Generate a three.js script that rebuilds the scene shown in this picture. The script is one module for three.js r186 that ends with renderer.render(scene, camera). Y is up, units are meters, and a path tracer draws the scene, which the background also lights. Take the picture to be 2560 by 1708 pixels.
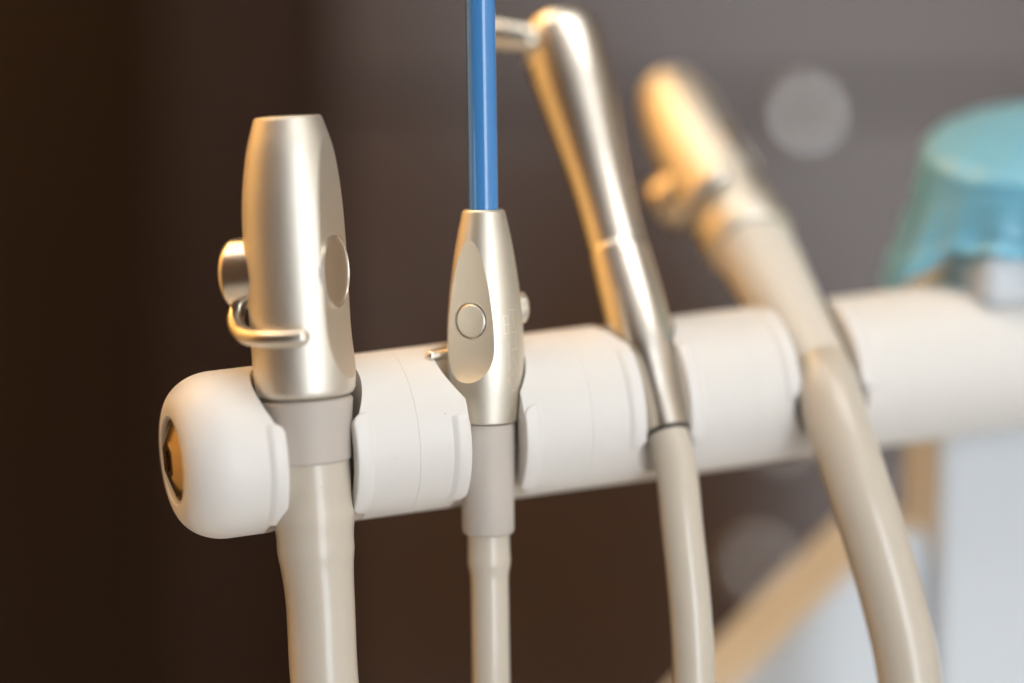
import * as THREE from 'three';
import { RoundedBoxGeometry } from 'three/addons/geometries/RoundedBoxGeometry.js';
import { mergeGeometries, toCreasedNormals } from 'three/addons/utils/BufferGeometryUtils.js';
import { RectAreaLightUniformsLib } from 'three/addons/lights/RectAreaLightUniformsLib.js';
import { Brush, Evaluator, SUBTRACTION } from 'three-bvh-csg';

// ------------------------------------------------------------------ camera, lights, exposure
RectAreaLightUniformsLib.init();
const scene = new THREE.Scene();
scene.background = new THREE.Color(0, 0, 0);
const renderer = new THREE.WebGLRenderer({ antialias: true });
renderer.setSize(1024, 683);
renderer.toneMapping = THREE.LinearToneMapping;
renderer.toneMappingExposure = 0.87;
renderer.shadowMap.enabled = true;

const H = 1.0;                                   // height of the holder bar above the floor
const camera = new THREE.PerspectiveCamera(14.1, 1024 / 683, 0.05, 30);
camera.position.set(0, H + 0.06077, 0.63108);
camera.lookAt(0, H, 0);
camera.focus = 0.609;
camera.userData.fStop = 2.1;
scene.add(camera);

function areaLight(name, w, h, pos, target, color, intensity) {
  const l = new THREE.RectAreaLight(new THREE.Color().setRGB(...color), intensity, w, h);
  l.name = name; l.position.set(...pos); l.lookAt(...target); l.castShadow = true;
  scene.add(l); return l;
}
const CEILING_LAMP = { w: 1.25, h: 0.62, at: [0.55, 2.46, 0.62], color: [1.0, 0.98, 0.94], power: 3.3 };
const ADDED_CEILING_FILL_2 = { w: 1.25, h: 0.62, at: [-0.72, 2.46, 0.10], color: [1.0, 0.95, 0.84], power: 1.5 };  // added panel, stands in for bright ceiling mirrored by the leaning handpiece
const WINDOW = { w: 1.0, h: 2.10, at: [1.09, 1.12, 2.26], color: [0.87, 0.935, 1.0], power: 4.9 };
const WALL_WASH = { w: 1.1, h: 0.30, at: [-0.52, 2.34, -0.82], color: [1.0, 0.65, 0.27], power: 70 };
areaLight('ceiling_lamp_glow', CEILING_LAMP.w, CEILING_LAMP.h, [CEILING_LAMP.at[0], CEILING_LAMP.at[1] - 0.012, CEILING_LAMP.at[2]], [CEILING_LAMP.at[0], 0, CEILING_LAMP.at[2] + 0.0001], CEILING_LAMP.color, CEILING_LAMP.power);
areaLight('ceiling_lamp_glow_2', ADDED_CEILING_FILL_2.w, ADDED_CEILING_FILL_2.h, [ADDED_CEILING_FILL_2.at[0], ADDED_CEILING_FILL_2.at[1] - 0.012, ADDED_CEILING_FILL_2.at[2]], [ADDED_CEILING_FILL_2.at[0], 0, ADDED_CEILING_FILL_2.at[2] + 0.0001], ADDED_CEILING_FILL_2.color, ADDED_CEILING_FILL_2.power);
areaLight('window_daylight', WINDOW.w, WINDOW.h, [WINDOW.at[0], WINDOW.at[1], WINDOW.at[2] - 0.03], [WINDOW.at[0], WINDOW.at[1], 0], WINDOW.color, WINDOW.power);
{
  const l = areaLight('wall_lamp_glow', WALL_WASH.w, WALL_WASH.h, WALL_WASH.at, [WALL_WASH.at[0] - 1, WALL_WASH.at[1] - 0.32, WALL_WASH.at[2]], WALL_WASH.color, WALL_WASH.power);
}

// ------------------------------------------------------------------ helpers
const V = (x, y, z) => new THREE.Vector3(x, y, z);
let seed = 7;
const rnd = () => (seed = (seed * 16807) % 2147483647) / 2147483647;
function mat(o) {
  const { rgb, ...rest } = o;
  const m = new THREE.MeshPhysicalMaterial(rest);
  if (rgb) m.color.setRGB(...rgb);
  return m;
}
const used = {};
function unique(name) { const n = used[name] = (used[name] ?? -1) + 1; return n ? `${name}_${String(n).padStart(3, '0')}` : name; }
function thing(name, label, category, group) {
  const o = new THREE.Group(); o.name = unique(name); o.userData = { label, category };
  if (group) o.userData.group = group;
  scene.add(o); return o;
}
function part(name, geo, material, parent) {      // geometry in millimetres
  geo.scale(0.001, 0.001, 0.001);
  const m = new THREE.Mesh(geo, material); m.name = name; m.castShadow = m.receiveShadow = true;
  parent.add(m); return m;
}
function structure(name, geo, material, pos, turn = 0) {
  const m = new THREE.Mesh(geo, material); m.name = name; m.userData.kind = 'structure';
  m.castShadow = m.receiveShadow = true; m.position.set(...pos); m.rotation.y = turn; scene.add(m); return m;
}
const lathe = (pts, seg = 96) => new THREE.LatheGeometry(pts.map(([r, y]) => new THREE.Vector2(Math.max(r, 0.00001), y)), seg);
// a lathe whose profile runs smoothly through the points between sharp corners
function smoothProfile(pts, n = 60) {
  const c = new THREE.CatmullRomCurve3(pts.map(([r, y]) => V(r, y, 0)), false, 'centripetal');
  return c.getPoints(n).map((p) => [p.x, p.y]);
}
// lathes average the normals over sharp corners: crease them
const creased = (g, a = 0.5) => toCreasedNormals(g, a);
function aim(geo, dir, at) {                       // turns +y to dir, then moves
  geo.applyQuaternion(new THREE.Quaternion().setFromUnitVectors(V(0, 1, 0), dir.clone().normalize()));
  geo.translate(at.x, at.y, at.z); return geo;
}
function sweep(points, radius, n = 90, m = 40) {   // a round hose along a curve, closed at both ends
  const c = new THREE.CatmullRomCurve3(points, false, 'centripetal'), fr = c.computeFrenetFrames(n, false);
  const pos = [], nor = [], uv = [], idx = [], L = c.getLength();
  for (let i = 0; i <= n; i++) {
    const p = c.getPointAt(i / n), r = radius(i / n * L), dr = (radius(Math.min(L, i / n * L + 0.2)) - radius(Math.max(0, i / n * L - 0.2))) / 0.4;
    for (let j = 0; j <= m; j++) {
      const a = j / m * Math.PI * 2, d = fr.normals[i].clone().multiplyScalar(Math.cos(a)).addScaledVector(fr.binormals[i], Math.sin(a));
      const q = p.clone().addScaledVector(d, r), nn = d.clone().addScaledVector(fr.tangents[i], -dr).normalize();
      pos.push(q.x, q.y, q.z); nor.push(nn.x, nn.y, nn.z); uv.push(j / m * 0.4, i / n * L / 100);
    }
  }
  for (let i = 0; i < n; i++) for (let j = 0; j < m; j++) { const a = i * (m + 1) + j, b = a + m + 1; idx.push(a, a + 1, b, b, a + 1, b + 1); }
  for (const [i, s] of [[0, -1], [n, 1]]) {
    const p = c.getPointAt(i / n), t = fr.tangents[i], k = pos.length / 3;
    pos.push(p.x, p.y, p.z); nor.push(t.x * s, t.y * s, t.z * s); uv.push(0, 0);
    for (let j = 0; j <= m; j++) { const q = (i * (m + 1) + j) * 3; pos.push(pos[q], pos[q + 1], pos[q + 2]); nor.push(t.x * s, t.y * s, t.z * s); uv.push(0, 0); }
    for (let j = 0; j < m; j++) idx.push(...(s < 0 ? [k, k + j + 2, k + j + 1] : [k, k + j + 1, k + j + 2]));
  }
  const g = new THREE.BufferGeometry();
  g.setAttribute('position', new THREE.Float32BufferAttribute(pos, 3)); g.setAttribute('normal', new THREE.Float32BufferAttribute(nor, 3));
  g.setAttribute('uv', new THREE.Float32BufferAttribute(uv, 2)); g.setIndex(idx); return g;
}
const evaluator = new Evaluator(); evaluator.useGroups = false; evaluator.attributes = ['position', 'normal', 'uv'];
function plain(g) { const o = new THREE.BufferGeometry(); for (const k of ['position', 'normal', 'uv']) o.setAttribute(k, g.attributes[k].clone()); if (g.index) o.setIndex(g.index.clone()); return o; }
function cut(geo, ...cutters) {
  let a = new Brush(plain(geo)); a.updateMatrixWorld();
  for (const c of cutters) { const b = new Brush(plain(c)); b.updateMatrixWorld(); a = evaluator.evaluate(a, b, SUBTRACTION); }
  return plain(a.geometry);
}
function roundUV(g) {                             // u once round the axis from the back, v up it in 50 mm
  const p = g.attributes.position, u = g.attributes.uv;
  for (let i = 0; i < p.count; i++) u.setXY(i, Math.atan2(p.getX(i), p.getZ(i)) / (2 * Math.PI) + 0.5, p.getY(i) / 50);
  return g;
}
function noiseTexture(size, draw, repeat, srgb) {
  const data = new Uint8Array(size * size * 4);
  for (let y = 0; y < size; y++) for (let x = 0; x < size; x++) { const v = draw(x, y); for (let k = 0; k < 3; k++) data[(y * size + x) * 4 + k] = Array.isArray(v) ? v[k] : v; data[(y * size + x) * 4 + 3] = 255; }
  const t = new THREE.DataTexture(data, size, size); t.wrapS = t.wrapT = THREE.RepeatWrapping; t.magFilter = THREE.LinearFilter; t.minFilter = THREE.LinearMipmapLinearFilter;
  if (repeat) t.repeat.set(...repeat); if (srgb) t.colorSpace = THREE.SRGBColorSpace; t.needsUpdate = true; return t;
}
function smoothNoise(size, cell) {                 // tileable value noise in 0..1
  const n = Math.max(1, Math.round(size / cell)), g = Array.from({ length: n * n }, rnd), f = (t) => t * t * (3 - 2 * t);
  return (x, y) => {
    const u = x / size * n, v = y / size * n, i = Math.floor(u), j = Math.floor(v), a = f(u - i), b = f(v - j), at = (p, q) => g[((q % n) + n) % n * n + ((p % n) + n) % n];
    return (at(i, j) * (1 - a) + at(i + 1, j) * a) * (1 - b) + (at(i, j + 1) * (1 - a) + at(i + 1, j + 1) * a) * b;
  };
}

// ------------------------------------------------------------------ materials
const fineA = smoothNoise(256, 2), fineB = smoothNoise(256, 16), fineC = smoothNoise(256, 64);
const grain = noiseTexture(256, (x, y) => 185 + 62 * fineA(x, y), [2.2, 2.2]);
const speck = noiseTexture(256, (x, y) => 255 * fineA(x, y), [3, 3]);
const peel = noiseTexture(256, (x, y) => 255 * (0.6 * fineB(x, y) + 0.4 * fineC(x, y)), [2, 2]);
const smudge = noiseTexture(256, (x, y) => 110 + 90 * fineC(x, y) + 55 * fineB(x, y), [2, 2]);
const mottle = noiseTexture(512, (() => {          // a fine grain and a few specks of dirt
  const specks = Array.from({ length: 7 }, () => [rnd() * 512, rnd() * 512, 0.7 + rnd() * 0.9, 20 + rnd() * 50]);
  return (x, y) => { let v = 247 + 3 * (rnd() - 0.5); for (const [p, q, r, d] of specks) if ((x - p) ** 2 + (y - q) ** 2 < r * r) v -= d; return [v, v - 0.5, v - 1.5]; };
})(), [2, 2], true);
const M = {
  satin: mat({ rgb: [0.79, 0.74, 0.65], metalness: 1, roughness: 0.59, roughnessMap: grain, bumpMap: speck, bumpScale: 0.0000035 }),
  satinFlat: mat({ rgb: [0.70, 0.655, 0.565], metalness: 1, roughness: 0.40 }),
  chrome: mat({ rgb: [0.85, 0.80, 0.72], metalness: 1, roughness: 0.27 }),
  steel: mat({ rgb: [0.72, 0.66, 0.58], metalness: 1, roughness: 0.28 }),
  orangeLitSteel: mat({ rgb: [0.52, 0.36, 0.20], metalness: 1, roughness: 0.2 }),  // steel screw with the orange light it mirrors mixed into its colour
  white: mat({ map: mottle, rgb: [0.835, 0.80, 0.755], roughness: 0.62, roughnessMap: smudge, bumpMap: peel, bumpScale: 0.000012, specularIntensity: 0.8 }),
  lip: mat({ rgb: [0.79, 0.755, 0.715], roughness: 0.4 }),
  dark: mat({ rgb: [0.012, 0.010, 0.009], roughness: 0.7 }),
  collar: mat({ rgb: [0.53, 0.47, 0.415], roughness: 0.52 }),
  sleeve: mat({ rgb: [0.70, 0.64, 0.55], roughness: 0.3 }),
  hose: mat({ map: mottle, rgb: [0.63, 0.56, 0.465], roughness: 0.30, clearcoat: 0.4, clearcoatRoughness: 0.12 }),
  blue: mat({ rgb: [0.06, 0.24, 0.56], roughness: 0.10, clearcoat: 0.6, clearcoatRoughness: 0.06 }),
  housing: mat({ rgb: [0.62, 0.655, 0.69], roughness: 0.5 }),  // white plastic, cool window light painted in as a bluish tint
  film: mat({ rgb: [0.25, 0.66, 0.86], roughness: 0.6, transmission: 0.32, thickness: 0, side: THREE.DoubleSide, clearcoat: 0.9, clearcoatRoughness: 0.12 }),
  wood: mat({ rgb: [0.066, 0.034, 0.020], roughness: 0.24, ior: 1.43 }),
  woodFade: mat({ rgb: [0.034, 0.0165, 0.0085], roughness: 0.5, specularIntensity: 0.2 }),
  woodDark: mat({ rgb: [0.018, 0.0085, 0.0035], roughness: 0.5, specularIntensity: 0.6 }),
  wallWarm: mat({ rgb: [0.56, 0.40, 0.20], roughness: 0.8 }),
  wallBrown: mat({ rgb: [0.09, 0.046, 0.020], roughness: 0.8 }),
  wallPale: mat({ rgb: [0.72, 0.69, 0.64], roughness: 0.9 }),
  wallSide: mat({ rgb: [0.74, 0.70, 0.63], roughness: 0.9 }),
  ceiling: mat({ rgb: [0.78, 0.77, 0.75], roughness: 0.9 }),
  floor: mat({ rgb: [0.58, 0.62, 0.67], roughness: 0.5 }),
  knob: mat({ rgb: [0.86, 0.84, 0.82], metalness: 1, roughness: 0.2 }),
};

// ------------------------------------------------------------------ the surroundings that light and mirror
structure('floor', new THREE.BoxGeometry(3.6, 0.1, 3.7), M.floor, [0.35, -0.05, 0.6]);
structure('ceiling', new THREE.BoxGeometry(3.6, 0.1, 3.7), M.ceiling, [0.35, 2.55, 0.6]);
structure('wall_left', new THREE.BoxGeometry(0.1, 2.5, 1.5), M.wallWarm, [-1.4, 1.25, -0.5]);
structure('wall_left_wood', new THREE.BoxGeometry(0.1, 2.5, 2.2), M.wallBrown, [-1.4, 1.25, 1.35]);
structure('wall_right', new THREE.BoxGeometry(0.1, 2.5, 3.7), M.wallSide, [1.75, 1.25, 0.6]);
structure('wall_behind', new THREE.BoxGeometry(1.45, 2.5, 0.1), M.wallPale, [0.975, 1.25, 2.4]);
structure('wall_behind_wood', new THREE.BoxGeometry(1.65, 2.5, 0.1), M.wallBrown, [-0.575, 1.25, 2.4]);
structure('wall_back', new THREE.BoxGeometry(3.6, 2.5, 0.1), M.woodDark, [0.35, 1.25, -1.25]);
{
  for (const [L, label] of [[CEILING_LAMP, 'bright rectangular white ceiling panel lamp on the window side'], [ADDED_CEILING_FILL_2, 'added unseen warm ceiling panel giving the leaning handpiece its cream highlight']]) {
    const c = thing('ceiling_lamp', label, 'ceiling lamp');
    c.position.set(...L.at);
    const glow = mat({ rgb: [0.9, 0.9, 0.9], roughness: 0.6 }); glow.emissive.setRGB(...L.color); glow.emissiveIntensity = 1.2;
    part('diffuser', new THREE.BoxGeometry(L.w * 1000, 10, L.h * 1000), glow, c);
    part('frame', mergeGeometries([[0, 1], [0, -1], [1, 0], [-1, 0]].map(([a, b]) => new THREE.BoxGeometry(a ? 24 : L.w * 1000 + 48, 36, a ? L.h * 1000 : 24).translate(a * (L.w * 500 + 12), 14, b * (L.h * 500 + 12)))), M.housing, c);
  }
  const w = thing('window', 'tall bright window with a pale frame behind the camera', 'window');
  w.position.set(...WINDOW.at);
  const pane = mat({ rgb: [0.8, 0.85, 0.9], roughness: 0.3 }); pane.emissive.setRGB(...WINDOW.color); pane.emissiveIntensity = 1.2;
  part('pane', new THREE.BoxGeometry(WINDOW.w * 1000, WINDOW.h * 1000, 8), pane, w);
  part('frame', mergeGeometries([[0, 1], [0, -1], [1, 0], [-1, 0]].map(([a, b]) => new THREE.BoxGeometry(a ? 50 : WINDOW.w * 1000 + 100, a ? WINDOW.h * 1000 : 50, 60).translate(a * (WINDOW.w * 500 + 25), b * (WINDOW.h * 500 + 25), 0))), M.housing, w);
  const s = thing('wall_lamp', 'long warm strip lamp washing the wooden side wall', 'wall lamp');
  s.position.set(...WALL_WASH.at); s.lookAt(WALL_WASH.at[0] - 1, WALL_WASH.at[1] - 0.32, WALL_WASH.at[2]);
  const warm = mat({ rgb: [0.9, 0.8, 0.6], roughness: 0.6 }); warm.emissive.setRGB(...WALL_WASH.color); warm.emissiveIntensity = 2;
  part('diffuser', new THREE.BoxGeometry(WALL_WASH.w * 1000, WALL_WASH.h * 1000, 8).translate(0, 0, -16), warm, s);
  part('casing', new THREE.BoxGeometry(WALL_WASH.w * 1000 + 40, WALL_WASH.h * 1000 + 40, 40).translate(0, 0, -44), M.housing, s);
}

// dark cupboard fronts behind everything
{
  const cup = thing('cupboard', 'dark brown glossy cupboard with small round knobs, far behind the instruments', 'cupboard');
  cup.position.set(0.1, 0, -0.44); cup.rotation.y = 0.112;
  part('carcass', new THREE.BoxGeometry(920, 2000, 300).translate(288, 1003, -166), M.wood, cup);
  part('added_fade_panel', new THREE.BoxGeometry(62, 1996, 18).translate(-202, 1003, -16), M.woodFade, cup);  // added strip, its in-between brown imitates the soft light falloff here
  const cols = [-170, 290, 746], rows = [20, 700, 925, 1052, 1180, 1990];
  for (let i = 0; i < 2; i++) for (let j = 0; j < 5; j++) {
    const w = cols[i + 1] - cols[i] - 4, h = rows[j + 1] - rows[j] - 4;
    part('door_panel', new RoundedBoxGeometry(w, h, 20, 3, 2).translate((cols[i] + cols[i + 1]) / 2, (rows[j] + rows[j + 1]) / 2, -4), M.wood, cup);
  }
  for (const [x, y] of [[9, 1046], [0, 925], [-8, 873]]) {
    const k = creased(lathe(smoothProfile([[3, 0], [3, 9], [4.2, 11], [6.6, 13.5], [7, 16], [5.4, 18.6], [2.8, 19.6]], 30).concat([[2.7, 19.62], [0, 19.62]]), 40), 0.5);
    part('knob', aim(k, V(0, 0, 1), V(x, y, 6)), M.knob, cup);
  }
}

// ------------------------------------------------------------------ the holder bar
const mm = (x, y, z) => V(x / 1000, H + y / 1000, z / 1000);
const D = V(0.934, 0.0779, -0.349).normalize();                 // along the bar, away to the right
const U = V(0, 1, 0).addScaledVector(D, -D.y).normalize();      // up across the bar
const N = D.clone().cross(U);                                   // out of its front
const BAR0 = V(0, -17.2, 1.7);                                  // mm, from the point the camera looks at
const R = 18.6;
const alongBar = (t) => BAR0.clone().addScaledVector(D, t);
const HOLDERS = [   // place along the bar, slot half width, lean back about the bar, bore radius by height
  { t: -51, ws: 7.8, lean: 0.0, lipTop: 0.43, bore: [[-40, 13.5], [-18.5, 12.4], [-13, 9.3], [-6, 9.4], [3, 10.6], [10, 11.8], [19, 12.3], [40, 12.6]] },
  { t: -10.2, ws: 6.5, lean: 0.0, lipTop: 0.27, bore: [[-40, 11.5], [-18.5, 10.4], [-13.5, 7.0], [-4, 7.1], [2, 7.6], [9, 9.2], [19, 10.8], [40, 11.5]] },
  { t: 31, ws: 5.5, lean: -0.50, lipTop: 0.38, bore: [[-40, 9], [-18.5, 8.2], [-13, 5.6], [-2, 5.9], [3, 7.2], [8, 8.5], [13, 9], [19, 9.8], [40, 10]] },
  { t: 72.5, ws: 7.8, lean: -0.89, lipTop: 0.45, bore: [[-40, 11.5], [-18.5, 10.6], [-13, 8.6], [0, 9.2], [10, 10.4], [19, 11.4], [40, 12]] },
];
const OUT = 10.5;                                               // instruments hang this far in front of the bar's middle
const bar = thing('instrument_holder', 'white round plastic holder bar with four slotted rests, screwed end cap on its free end', 'instrument holder');
bar.position.copy(mm(BAR0.x, BAR0.y, BAR0.z));
bar.quaternion.setFromRotationMatrix(new THREE.Matrix4().makeBasis(D, U, N));
function lipGeometry(ws, side, a0, a1) {          // a raised band along one edge of the slot, with rounded corners
  const n = 72, rc = 2.6, L = (a1 - a0) * R, pos = [], idx = [];
  let m = 0;
  for (let i = 0; i <= n; i++) {
    const f = (1 - Math.cos(i / n * Math.PI)) / 2, a = a0 + f * (a1 - a0), e = Math.min(f, 1 - f) * L;
    const back = e < rc ? rc - Math.sqrt(Math.max(0, rc * rc - (rc - e) ** 2)) : 0, w = 4.2 - back, top = R + 0.7 - 0.5 * (back / rc) ** 2, q = 0.42;
    const sec = [[w, R - 2.4], [w, top - q], [w - q * 0.29, top - q * 0.29], [w - q, top], [1.55, top], [1.1, top - 0.12], [0.55, R + 0.22 - 0.2 * back / rc], [0, R - 0.06], [0, R - 2.4]];
    m = sec.length;
    for (const [u, r] of sec) pos.push(side * (ws + 4.2 - u - 0.05), r * Math.sin(a), r * Math.cos(a));
  }
  for (let i = 0; i < n; i++) for (let j = 0; j < m; j++) { const p = i * m + j, q = i * m + (j + 1) % m, t = [p, q, p + m, p + m, q, q + m]; if (side < 0) t.reverse(); idx.push(...t); }
  for (const i of [0, n]) for (let j = 1; j < m - 1; j++) { const t = [i * m, i * m + j, i * m + j + 1]; if ((i === 0) === (side > 0)) t.reverse(); idx.push(...t); }
  const g = new THREE.BufferGeometry(); g.setAttribute('position', new THREE.Float32BufferAttribute(pos, 3)); g.setAttribute('uv', new THREE.Float32BufferAttribute(new Float32Array(pos.length / 3 * 2), 2)); g.setIndex(idx);
  return toCreasedNormals(g, 0.8);
}
function barUV(g) {                               // round the bar and along it, 0.1 m to the unit
  const p = g.attributes.position, u = g.attributes.uv;
  for (let i = 0; i < p.count; i++) u.setXY(i, p.getX(i) / 100, Math.atan2(p.getY(i), p.getZ(i)) * R / 100);
  return g;
}
const toX = (g) => g.rotateZ(-Math.PI / 2);
{
  // end cap with its steel screw
  const corner = [];
  for (let i = 0; i <= 24; i++) { const a = i / 24 * Math.PI / 2; corner.push([10.6 + (R - 10.6) * Math.sin(a), -69.4 - 10.6 * Math.cos(a)]); }
  const capPts = [[0, -72], [2.8, -72], [2.8, -78.3], [9.75, -78.3], [9.75, -79.75], [10.0, -80], ...corner, [R, -69.9], [R - 0.2, -69.72], [0, -69.7]];
  const cap = part('end_cap', toX(creased(lathe(capPts, 128), 0.6)), M.white, bar);
  const dish = creased(lathe([[0, -79.35], [8.9, -79.35], [9.35, -79.15], [9.45, -78.9], [9.45, -78.35], [0, -78.35]], 96), 0.4);
  const boss = new THREE.CylinderGeometry(9.0, 4.7, 1.7, 6, 1).toNonIndexed().rotateY(Math.PI / 6).translate(0, -80.1, 0);
  const hole = new THREE.CylinderGeometry(2.5, 2.5, 10, 6, 1).rotateY(Math.PI / 6).translate(0, -80.6, 0);
  part('screw', toX(cut(dish, hole)), M.orangeLitSteel, cap);
  part('screw_socket', toX(cut(boss, hole)), M.orangeLitSteel, cap);
  // four rests
  const ends = [-69.65, -28.6, 12.6, 53.4, 94.2];
  HOLDERS.forEach((h, i) => {
    const a = ends[i] + 0.01, b = ends[i + 1] - 0.01;
    let g = toX(creased(lathe([[0, a], [R - 0.05, a], [R, a + 0.05], [R, (a + b) / 2], [R, b - 0.05], [R - 0.05, b], [0, b]], 160), 0.6));
    const turn = new THREE.Matrix4().makeRotationX(h.lean);
    const bore = creased(lathe([[0, -40], ...smoothProfile(h.bore.map(([y, r]) => [r, y]), 70), [0, 40]], 96), 0.6).translate(h.t, 0, OUT).applyMatrix4(turn);
    const slot = new THREE.BoxGeometry(h.ws * 2, 90, 40).translate(h.t, 0, OUT + 20).applyMatrix4(turn);
    g = barUV(cut(g, bore, slot));
    const rest = part('rest', g, M.white, bar);
    // raised lips along both edges of the slot
    for (const s of [-1, 1]) {
      const lip = lipGeometry(h.ws, s, -0.95, h.lipTop).translate(h.t, 0, 0).applyMatrix4(turn);
      part('lip', lip, M.lip, rest);
    }
  });
  // plain end running into the post
  part('bar_end', toX(creased(lathe([[0, 94.21], [R - 0.05, 94.21], [R, 94.26], [R, 130], [R, 174], [R - 2, 176], [0, 176]], 128), 0.6)), M.white, bar);
}

// ------------------------------------------------------------------ the instruments
function hang(group, holder, axis, s, dt = 0) {   // stands a group with its +y along axis, s mm up from the middle of its rest
  const h = HOLDERS[holder], y = axis.clone().normalize(), z = V(0, 0, 1).addScaledVector(y, -y.z).normalize(), x = y.clone().cross(z);
  const out = N.clone().applyAxisAngle(D, h.lean);
  const p = alongBar(h.t + dt).addScaledVector(out, OUT).addScaledVector(y, s);
  group.position.copy(mm(p.x, p.y, p.z)); group.quaternion.setFromRotationMatrix(new THREE.Matrix4().makeBasis(x, y, z)); group.updateMatrixWorld(true);
  return group;
}
const local = (group, x, y, z) => group.worldToLocal(mm(x, y, z)).multiplyScalar(1000);
const compass = (deg) => V(Math.sin(deg * Math.PI / 180), 0, Math.cos(deg * Math.PI / 180));   // 0 = towards the viewer, 90 = right
function facetCutter(deg, dist, low, high, top = 200) {       // a flat that sweeps outwards at its lower end
  const sh = new THREE.Shape(), span = high - low;
  sh.moveTo(40, low - 14);
  const f = (y) => y > top ? dist + (y - top) * 1.6 : y > high ? dist : dist + 2.6 * ((high - y) / span) ** 2.2;
  for (let i = 0; i <= 60; i++) { const y = low - 14 + (110 - low) * i / 60; sh.lineTo(f(y), y); }
  sh.lineTo(40, 96); sh.closePath();
  const e = new THREE.ExtrudeGeometry(sh, { depth: 60, bevelEnabled: false }).translate(0, 0, -30);
  return creased(e, 0.4).rotateY((deg - 90) * Math.PI / 180);
}
function suctionHead(g, withMark) {                // the satin metal suction head, its flat button, thumb wheel and hooked lever
  const out = [[0, 0], [9.7, 0], [10.5, 0.5], ...smoothProfile([[10.9, 1.3], [11.2, 5], [11.3, 15], [11.5, 25], [11.5, 34.5], [11.0, 44], [9.4, 54], [7.6, 60.2]], 60), [7.35, 60.8], [6.9, 61.1], [6.4, 60.9], [6.2, 60], [6.0, 35], [0, 35]];
  const body = part('body', roundUV(cut(creased(lathe(out, 160), 0.45), facetCutter(72, 8.7, 3, 17))), M.satin, g);
  const dir = compass(72);
  part('button', aim(creased(lathe([[0, 0.12], [7.2, 0.1], [7.35, 0.22], [7.7, 0.26], [7.95, 0.15], [8.0, -0.4], [0, -0.4]], 80), 0.5), dir, V(0, 27, 0).addScaledVector(dir, 8.7)), M.satinFlat, body);
  part('button_ring', aim(new THREE.TorusGeometry(7.75, 0.26, 14, 90).rotateX(Math.PI / 2), dir, V(0, 27, 0).addScaledVector(dir, 8.85)), M.chrome, body);
  const back = compass(-106);
  const wheel = part('thumb_wheel', aim(creased(lathe([[0, -4], [7.6, -4], [8.0, -3.6], [8.0, 2.6], ...smoothProfile([[7.9, 3.2], [7.0, 4.3], [5, 4.8], [0.01, 5]], 12)], 80), 0.7), back, V(0, 27.3, 0).addScaledVector(back, 11.6)), M.steel, g);
  const path = [[-100, 13.4, 22.0], [-97, 14.0, 19.6], [-90, 14.3, 17.6], [-76, 14.0, 15.8], [-55, 13.8, 14.5], [-30, 13.6, 13.9], [-8, 13.5, 13.8], [12, 13.5, 14.1]].map(([a, r, y]) => compass(a).multiplyScalar(r).setY(y));
  const leverLength = new THREE.CatmullRomCurve3(path, false, 'centripetal').getLength();
  part('lever', sweep(path, (s) => { const L = leverLength, e = Math.min(s, L - s); return e < 1.95 ? Math.max(0.15, Math.sqrt(Math.max(0, 3.8 - (1.95 - e) ** 2))) : 1.95; }, 120, 28), M.steel, g);
  return body;
}

// 1: large suction handpiece
{
  const g = thing('suction_handpiece', 'large satin metal suction handpiece with hooked lever, in the rest beside the end cap', 'dental handpiece', 'instruments hanging in the holder');
  hang(g, 0, V(-0.060, 1, -0.006), 12.2, -0.5);
  suctionHead(g);
  part('collar', creased(lathe([[0, -0.35], [9.4, -0.35], [9.9, -0.6], [10.25, -1.1], ...smoothProfile([[10.2, -1.6], [9.6, -8], [9.1, -14.0]], 12), [8.7, -14.5], [0, -14.5]], 120), 0.5), M.collar, g);
  const ends = [V(0, -13.8, 0), V(0, -24, 0), V(-0.1, -34, 0.2), V(0.1, -46, 0.3), V(-0.2, -62, 0), V(0.3, -80, -1), V(2, -130, -4), V(2, -220, -16), V(-6, -330, -50)];
  const bump = (s, at, w, h) => h * Math.exp(-(((s - at) / w) ** 2));
  part('hose', sweep(ends, (s) => 7.55 + 1.05 / (1 + Math.exp((s - 24) / 3.2)) + bump(s, 13.5, 2.6, 0.35) - bump(s, 9, 2.5, 0.12) + bump(s, 20.5, 2.2, 0.22), 220, 56), M.hose, g);
}
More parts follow.
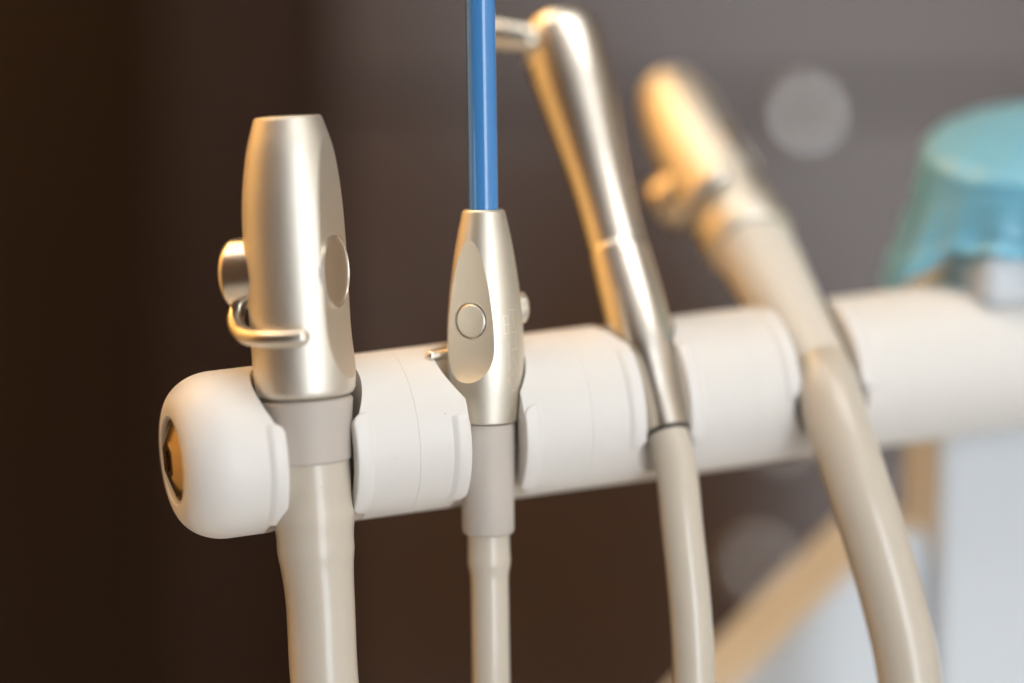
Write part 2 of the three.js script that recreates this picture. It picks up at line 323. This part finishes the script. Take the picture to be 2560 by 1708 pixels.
// 2: small saliva-ejector handpiece, with its blue tip as a thing of its own
let ejectorTop;
{
  const g = thing('ejector_handpiece', 'slim satin metal handpiece with round button, holding the blue tube', 'dental handpiece', 'instruments hanging in the holder');
  hang(g, 1, V(-0.0145, 1, -0.006), 1.3, 0.2);
  const out = [[0, 0], [6.45, 0], [6.75, 0.3], ...smoothProfile([[6.8, 0.6], [7.5, 4.5], [8.2, 9], [8.5, 13], [8.5, 21], [8.15, 26], [7.65, 31], [6.3, 40], [4.95, 46.6]], 60), [4.75, 47.3], [4.3, 47.7], [3.55, 47.7], [3.45, 47.2], [3.45, 30], [0, 30]];
  const dir = compass(-31), spot = V(0, 23.2, 0).addScaledVector(dir, 6.1);
  const well = aim(new THREE.CylinderGeometry(4.08, 4.08, 1.6, 64).translate(0, 0, 0), dir, spot);
  // faint engraving, worn and unreadable, on the side of the handpiece
  const cv = document.createElement('canvas'); cv.width = 1024; cv.height = 1024;
  const c = cv.getContext('2d'); c.fillStyle = 'rgb(231,228,222)'; c.fillRect(0, 0, 1024, 1024);
  c.strokeStyle = 'rgb(252,250,244)'; c.lineWidth = 4;
  const px = (deg) => (deg + 180) / 360 * 1024, py = (h) => 1024 - h / 50 * 1024;
  const stroke = (...p) => { c.beginPath(); p.forEach(([d, h], i) => (i ? c.lineTo(px(d), py(h)) : c.moveTo(px(d), py(h)))); c.stroke(); };
  stroke([42, 25.6], [56, 25.6]); stroke([49, 25.6], [49, 21.6]);
  stroke([30, 24.4], [38, 24.4], [38, 20.4], [30, 20.4], [30, 24.4]); stroke([30, 22.4], [38, 22.4]);
  stroke([44, 20.6], [56, 20.6], [50, 18.6], [56, 16.8], [44, 16.8]);
  stroke([38, 18.6], [38, 12.2]); stroke([46, 15.2], [54, 13], [46, 11]); stroke([38, 10.6], [44, 8.4]); stroke([46, 7.6], [54, 7.6]);
  const print = new THREE.CanvasTexture(cv); print.colorSpace = THREE.SRGBColorSpace;
  const engraved = M.satin.clone(); engraved.color.setRGB(0.98, 0.945, 0.87); engraved.map = print;
  const body = part('body', roundUV(cut(creased(lathe(out, 160), 0.45), facetCutter(-31, 6.1, 8.8, 17.5), well)), engraved, g);
  part('button', aim(creased(lathe([[0, 0.18], [3.4, 0.16], [3.75, -0.1], [3.75, -0.79], [0, -0.79]], 64), 0.5), dir, spot), M.satinFlat, body);
  const back = compass(112);
  part('side_button', aim(creased(lathe([[0, -2], [3.6, -2], [3.6, 0.6], ...smoothProfile([[3.5, 0.9], [2.6, 1.5], [0.01, 1.8]], 8)], 48), 0.6), back, V(0, 25.4, 0).addScaledVector(back, 8.3)), M.satinFlat, g);
  const p0 = V(-6, 15.8, -3.5), p1 = V(-13.1, 15.2, 3.0);
  part('lever_pin', sweep([p0, p0.clone().lerp(p1, 0.5), p1], (s) => { const L = p0.distanceTo(p1), e = L - s; return e < 1.3 ? Math.max(0.12, Math.sqrt(Math.max(0, 1.69 - (1.3 - e) ** 2))) : 1.3; }, 60, 28), M.steel, g);
  part('collar', creased(lathe([[0, -0.25], [6.1, -0.25], [6.25, -0.6], [6.2, -6], [5.95, -14], [5.85, -24.4], [5.5, -25.2], [4.9, -25.5], [0, -25.5]], 96), 0.5), M.collar, g);
  const ends = [V(0, -25, 0), V(0.05, -31, 0), V(0.1, -40, 0), V(0.1, -52, 0), V(0.1, -66, -1), V(0.5, -110, -4), V(-3, -210, -20), V(-10, -320, -50)];
  part('hose', sweep(ends, (s) => 4.28 + 0.5 / (1 + Math.exp((s - 8.6) / 0.6)) + 0.14 * Math.exp(-(((s - 6.5) / 1.5) ** 2)), 260, 44), M.hose, g);
  ejectorTop = g;
}
{
  const t = thing('saliva_ejector_tube', 'glossy blue plastic tube standing upright in the slim handpiece', 'saliva ejector');
  t.position.copy(ejectorTop.localToWorld(V(0, 0.0465, 0))); t.quaternion.copy(ejectorTop.quaternion);
  part('tube', creased(lathe([[2.2, -14], [3.3, -14], [3.3, 105], [2.2, 105], [2.2, -14]], 72), 0.5), M.blue, t);
}
// 3: chrome syringe
{
  const g = thing('air_water_syringe', 'polished chrome air and water syringe leaning back with a short side nozzle', 'dental syringe', 'instruments hanging in the holder');
  hang(g, 2, V(-0.242, 0.9315, -0.457), -12.0, 0.9);
  const out = [[0, 0], [4.6, 0], [4.85, 0.3], ...smoothProfile([[4.9, 1], [5.4, 7], [6.4, 14], [7.3, 20.5], [7.55, 27], [7.4, 36], [7.0, 45.4]], 50), [6.9, 45.9], [6.77, 46.3],
    ...smoothProfile([[6.75, 47], [6.75, 56], [7.15, 66], [7.9, 75], [8.8, 84], [9.5, 91], [9.8, 97], [9.75, 101.5], [9.3, 104.8], [7.9, 107.2], [5, 108.3], [0.01, 108.6]], 70)];
  const body = part('body', creased(lathe(out, 120), 0.5), M.chrome, g);
  const dir = V(-1, 0.40, 0.12).normalize();
  part('nozzle_collar', aim(creased(lathe([[0, 0], [5, 0], [4.6, 4], [3.9, 5], [0, 5]], 48), 0.5), dir, V(-4, 99.5, 2)), M.steel, g);
  part('nozzle', aim(creased(lathe([[0, 0], [2.4, 0], [3.6, 1.6], [3.6, 12], [2.8, 13.2], [0, 13.4]], 48), 0.6), dir, V(-6.2, 101.6, 6)), M.chrome, g);
  part('head_cap', aim(creased(lathe([[0, 0], [4.4, 0], [4.4, 2.2], [3.6, 3.2], [0, 3.5]], 48), 0.6), V(0.5, 0.8, -0.1), V(3.4, 105.6, 0)), M.satinFlat, g);
  part('seal_ring', creased(lathe([[0, 0.1], [4.95, 0.1], [5.1, -0.25], [5.0, -0.75], [0, -0.75]], 64), 0.6), M.dark, g);
  const ends = [V(0, 1.0, 0), V(0, -8, 0), local(g, 38.6, -41.5, 13), local(g, 40.4, -61, 17), local(g, 41.2, -80, 18), local(g, 41.5, -130, 16), local(g, 36, -240, 0), local(g, 26, -350, -40)];
  part('hose', sweep(ends, () => 4.75, 200, 44), M.hose, g);
}
// 4: leaning suction handpiece
{
  const g = thing('leaning_suction_handpiece', 'satin metal suction handpiece with long beige sleeve, leaning far back over the bar', 'dental handpiece', 'instruments hanging in the holder');
  hang(g, 3, V(-0.422, 0.858, -0.984), 36, 0.8);
  suctionHead(g);
  part('sleeve', creased(lathe([[0, -0.35], [9.3, -0.35], [9.7, -1], ...smoothProfile([[9.7, -2], [9.3, -9], [8.7, -18], [8.0, -28], [7.5, -37], [7.3, -42]], 30), [7.0, -42.5], [0, -42.5]], 96), 0.5), M.sleeve, g);
  const ends = [V(0, -38, 0), V(0, -43, 0), local(g, 73.2, -11.3, -6), local(g, 75.3, -20.1, 1), local(g, 78.7, -31.4, 6.5), local(g, 82.7, -44.4, 10.5), local(g, 86.5, -57.9, 13), local(g, 90.3, -76.5, 14.5), local(g, 92, -130, 12), local(g, 86, -240, 0), local(g, 70, -350, -30)];
  part('hose', sweep(ends, (s) => 7.3 - 0.3 * Math.exp(-(((s - 0) / 4) ** 2)), 200, 48), M.hose, g);
}

// ------------------------------------------------------------------ the stand that carries the bar
{
  const g = thing('stand', 'white stand with round post and sloping housing carrying the far end of the holder bar', 'stand');
  const p = alongBar(138).addScaledVector(N, 4);
  g.position.copy(mm(p.x, p.y, p.z)); g.rotation.y = Math.atan2(-D.z, D.x);
  const block = (x0, x1, y0, y1, z0, z1, r) => new RoundedBoxGeometry(x1 - x0, y1 - y0, z1 - z0, 5, r).translate((x0 + x1) / 2, (y0 + y1) / 2, (z0 + z1) / 2);
  part('post', block(-17.6, 70, -300, 19, -40, -18, 4), M.housing, g);
  part('neck', block(-23.5, 40, 12, 25.5, -9, 13, 4), M.housing, g);
  const sh = new THREE.Shape();
  sh.moveTo(-26, -52); sh.lineTo(-62, -83); sh.lineTo(-101, -116); sh.lineTo(-120, -260); sh.lineTo(110, -260); sh.lineTo(110, -52); sh.closePath();
  part('housing', creased(new THREE.ExtrudeGeometry(sh, { depth: 22, bevelEnabled: true, bevelSize: 5, bevelThickness: 5, bevelSegments: 5 }).translate(0, 0, -52), 0.4), M.housing, g);
  part('column', new THREE.CylinderGeometry(32, 40, 660, 64).translate(10, -590, -30), M.housing, g);
  part('foot', creased(lathe([[0, -950], [170, -950], [170, -938], [150, -925], [50, -905], [0, -905]], 64), 0.5).translate(10, 0, -30), M.housing, g);
  // film cover over the knob on top of the post
  const f = thing('film_cover', 'pale blue plastic film draped over the round knob on top of the stand', 'film cover');
  const q = mm(127, 43.5, -44); f.position.copy(q);
  f.rotation.set(0.34, 0, 0.10);
  const Rc = 27;
  f.updateMatrixWorld(true); g.updateMatrixWorld(true);
  const knob = creased(lathe([[0, -20], [14, -20], [14, -9], [24, -8], ...smoothProfile([[25.6, -6], [26.2, -3], [26.0, -1.4], [24.8, 1.0], [20, 3.4], [12, 5.2], [0.01, 6.0]], 30)], 96), 0.6).scale(0.001, 0.001, 0.001)
    .applyMatrix4(g.matrixWorld.clone().invert().multiply(f.matrixWorld)).scale(1000, 1000, 1000);
  part('knob', knob, M.lip, g);
  const n = 260, m = 44, pos = [], crumple = smoothNoise(256, 22), crumple2 = smoothNoise(256, 9), idx = [], uv = [];
  for (let i = 0; i <= n; i++) for (let j = 0; j <= m; j++) {
    const a = i / n * Math.PI * 2, k = j / m, s = Math.max(0, (k - 0.35) / 0.65), dome = Math.min(1, k / 0.35), b = Math.atan2(Math.sin(a + 1.35), Math.cos(a + 1.35));   // the long corner points left
    const tip = Math.exp(-((b / 0.42) ** 2)), len = 17.5 + 12 * tip - 3 * Math.exp(-(((b - 0.75) / 0.25) ** 2)) + 2.4 * Math.sin(3 * a + 0.5) + 1.1 * Math.sin(8 * a) + 0.7 * Math.sin(19 * a + 1), fl = 3.5 + 8.5 * tip;
    const fold = s * (0.9 * Math.sin(11 * a + 1) + 0.7 * Math.sin(17 * a + 2.2) + 1.2 * Math.sin(5 * a));
    const r = Rc + 0.4 + fl * s ** 1.2 + fold + 2.6 * s * (crumple(i % n / n * 256, 256 * s * 0.4) - 0.5) + 1.1 * Math.sqrt(s) * (crumple2(i % n / n * 256, 256 * s * 0.5) - 0.5);
    const rr = s > 0 ? r : (Rc + 0.4) * Math.sin(dome * Math.PI / 2), wr = 0.7 * (crumple2(128 + rr * Math.sin(a) * 2.6, 128 + rr * Math.cos(a) * 2.6) - 0.5) * Math.min(1, dome * 2) * (s > 0 ? Math.max(0, 1 - 6 * s) : 1);
    pos.push(rr * Math.sin(a), (s > 0 ? -1 - len * s : -1 + 7.6 * Math.cos(dome * Math.PI / 2)) + wr, rr * Math.cos(a)); uv.push(i / n, k);
  }
  for (let i = 0; i < n; i++) for (let j = 0; j < m; j++) { const a = i * (m + 1) + j, b = a + m + 1; idx.push(a, a + 1, b, b, a + 1, b + 1); }
  const gg = new THREE.BufferGeometry(); gg.setAttribute('position', new THREE.Float32BufferAttribute(pos, 3)); gg.setAttribute('uv', new THREE.Float32BufferAttribute(uv, 2)); gg.setIndex(idx); gg.computeVertexNormals();
  part('film', gg, M.film, f);
}

renderer.render(scene, camera);
